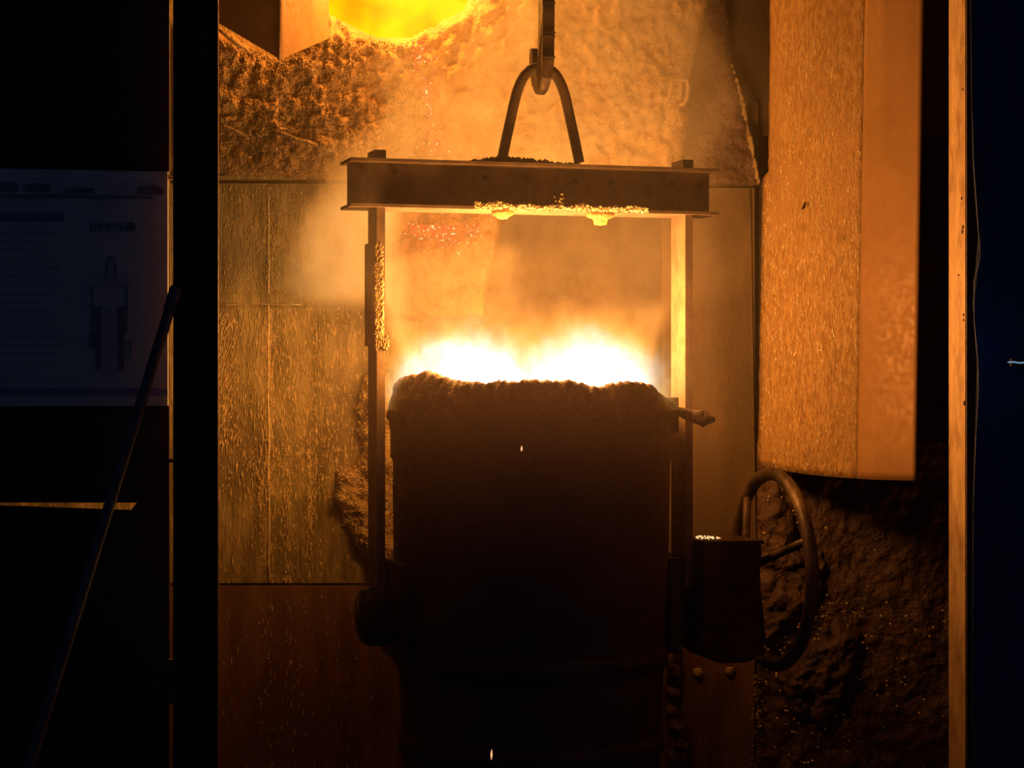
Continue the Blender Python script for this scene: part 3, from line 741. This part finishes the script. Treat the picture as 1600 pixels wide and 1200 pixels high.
zlow = k.m('ADD', 2.02, k.m('MULTIPLY', k.ss(k.m('ABSOLUTE', k.m('SUBTRACT', X, .06)), .46, .62), .30))
low = k.ss(k.m('SUBTRACT', z_, zlow), -.02, .09)
dep = k.m('MULTIPLY', k.ss(Y, 8.05, 8.6, .03, 1.0), k.ss(Y, 9.12, 8.75, .25, 1.0))
det = k.ss(k.noise(k.coord((1, 1, .75)), 6.0, 5.0, .65), .36, .64, .15, 1.5)
rr_ = k.m('SQRT', k.m('ADD', k.m('POWER', k.m('ABSOLUTE', k.m('SUBTRACT', X, .06)), 2.0), k.m('POWER', k.m('ABSOLUTE', k.m('SUBTRACT', Z, 2.2)), 2.0)))
near = k.ss(rr_, .2, .8, .34, 1.0)
# clearer air before the furnace mouth and a thin patch under the right of the beam
clear = k.m('SUBTRACT', 1.0, k.m('MULTIPLY', k.ss(z_, 3.15, 3.5), k.m('MULTIPLY', k.ss(x_, .02, -.25), .85)))
zl = k.m('ADD', 2.30, k.m('MULTIPLY', k.ss(x_, .02, -.06), .24))
thin = k.m('SUBTRACT', 1.0, k.m('MULTIPLY', k.m('MULTIPLY', k.ss(X, -.52, -.46), k.ss(z_, 2.86, 2.74)), k.m('MULTIPLY', k.ss(k.m('SUBTRACT', z_, zl), -.04, .05), .68)))
bill = k.m('ADD', 1.0, k.m('MULTIPLY', k.m('MULTIPLY', k.ss(X, -.42, -.52), k.ss(Z, 3.0, 2.75)), 2.3))
pl_ = k.m('MULTIPLY', k.m('MULTIPLY', left, right), k.m('MULTIPLY', low, k.m('MULTIPLY', dep, det)))
pl_ = k.m('MULTIPLY', pl_, k.m('MULTIPLY', k.m('MULTIPLY', near, bill), k.m('MULTIPLY', clear, thin)))
den = k.m('ADD', k.m('MULTIPLY', pl_, 1.2), k.ss(Z, 1.2, 2.2, .008, .025))
sc = k.n('ShaderNodeVolumeScatter'); sc.inputs['Color'].default_value = (.98, .78, .50, 1); sc.inputs['Anisotropy'].default_value = .15
k.l(den, sc.inputs['Density']); k.l(sc.outputs[0], k.out.inputs['Volume'])
try: k.mat.volume_intersection_method = 'FAST'
except Exception: pass
smoke = vol_box('smoke', -1.45, 1.02, 7.30, 9.255, .9, 4.6, k.mat)
props(smoke, 'orange-lit smoke billowing from the ladle mouth up past the lifting frame', 'smoke', kind='stuff')

k = NT('flame'); co = k.coord(); sx = k.n('ShaderNodeSeparateXYZ'); k.l(co, sx.inputs[0]); X, Y, Z = sx.outputs
wn = k.n('ShaderNodeTexNoise'); k.l(co, wn.inputs['Vector']); wn.inputs['Scale'].default_value = 5.5; wn.inputs['Detail'].default_value = 5; wn.inputs['Roughness'].default_value = .68
ws = k.n('ShaderNodeSeparateXYZ'); k.l(wn.outputs['Color'], ws.inputs[0])
x_ = k.m('ADD', X, k.m('MULTIPLY', k.m('SUBTRACT', ws.outputs[0], .5), .36))
z_ = k.m('ADD', Z, k.m('MULTIPLY', k.m('SUBTRACT', ws.outputs[2], .5), .42))
def lobe(cx, rx, cz, rz, ry=.42):
    a = k.m('POWER', k.m('ABSOLUTE', k.m('DIVIDE', k.m('SUBTRACT', x_, cx), rx)), 2.0)
    b = k.m('POWER', k.m('ABSOLUTE', k.m('DIVIDE', k.m('SUBTRACT', z_, cz), rz)), 2.0)
    c = k.m('POWER', k.m('ABSOLUTE', k.m('DIVIDE', k.m('SUBTRACT', Y, 8.0), ry)), 2.0)
    return k.m('SUBTRACT', 1.0, k.m('ADD', a, k.m('ADD', b, c)))
f = k.m('MAXIMUM', lobe(-.16, .46, 1.97, .36), lobe(.28, .47, 1.955, .37))
f = k.m('MAXIMUM', f, 0.0)
colr = k.n('ShaderNodeValToRGB'); k.l(f, colr.inputs[0])
cr = colr.color_ramp; cr.elements[0].position = .0; cr.elements[0].color = (1, .30, .03, 1)
cr.elements[1].position = .72; cr.elements[1].color = (.88, .96, 1, 1)
e1 = cr.elements.new(.27); e1.color = (1, .42, .03, 1)
e1 = cr.elements.new(.50); e1.color = (1, .72, .26, 1)
stg = k.m('ADD', k.m('MULTIPLY', k.ss(f, .0, .5), .75), k.m('MULTIPLY', k.ss(f, .36, 1.0), 4.2))
stg = k.m('MULTIPLY', stg, k.ss(k.noise(k.coord((1, 1, .6)), 9.0, 4.0, .65), .34, .64, .25, 1.4))
em = k.n('ShaderNodeEmission'); k.l(colr.outputs[0], em.inputs[0]); k.l(stg, em.inputs[1])
k.l(em.outputs[0], k.out.inputs['Volume'])
fl = vol_box('flame', -.52, .68, 7.56, 8.44, 1.90, 2.42, k.mat)
props(fl, 'white-hot flames with orange tongues burning on the ladle mouth', 'flame', kind='stuff')

k = NT('hall_haze'); sc = k.n('ShaderNodeVolumeScatter'); sc.inputs['Color'].default_value = (1.0, .66, .60, 1)
sx = k.n('ShaderNodeSeparateXYZ'); k.l(k.coord(), sx.inputs[0])
k.l(k.m('MULTIPLY', k.ss(sx.outputs[2], 1.0, 2.05, .0, .06), k.ss(sx.outputs[2], 2.7, 2.1)), sc.inputs['Density']); sc.inputs['Anisotropy'].default_value = .3
k.l(sc.outputs[0], k.out.inputs['Volume'])
hz_ = vol_box('haze', -.62, .72, 6.75, 7.29, 1.0, 2.7, k.mat)
props(hz_, 'thin haze drifting in front of the ladle mouth', 'haze', kind='stuff')
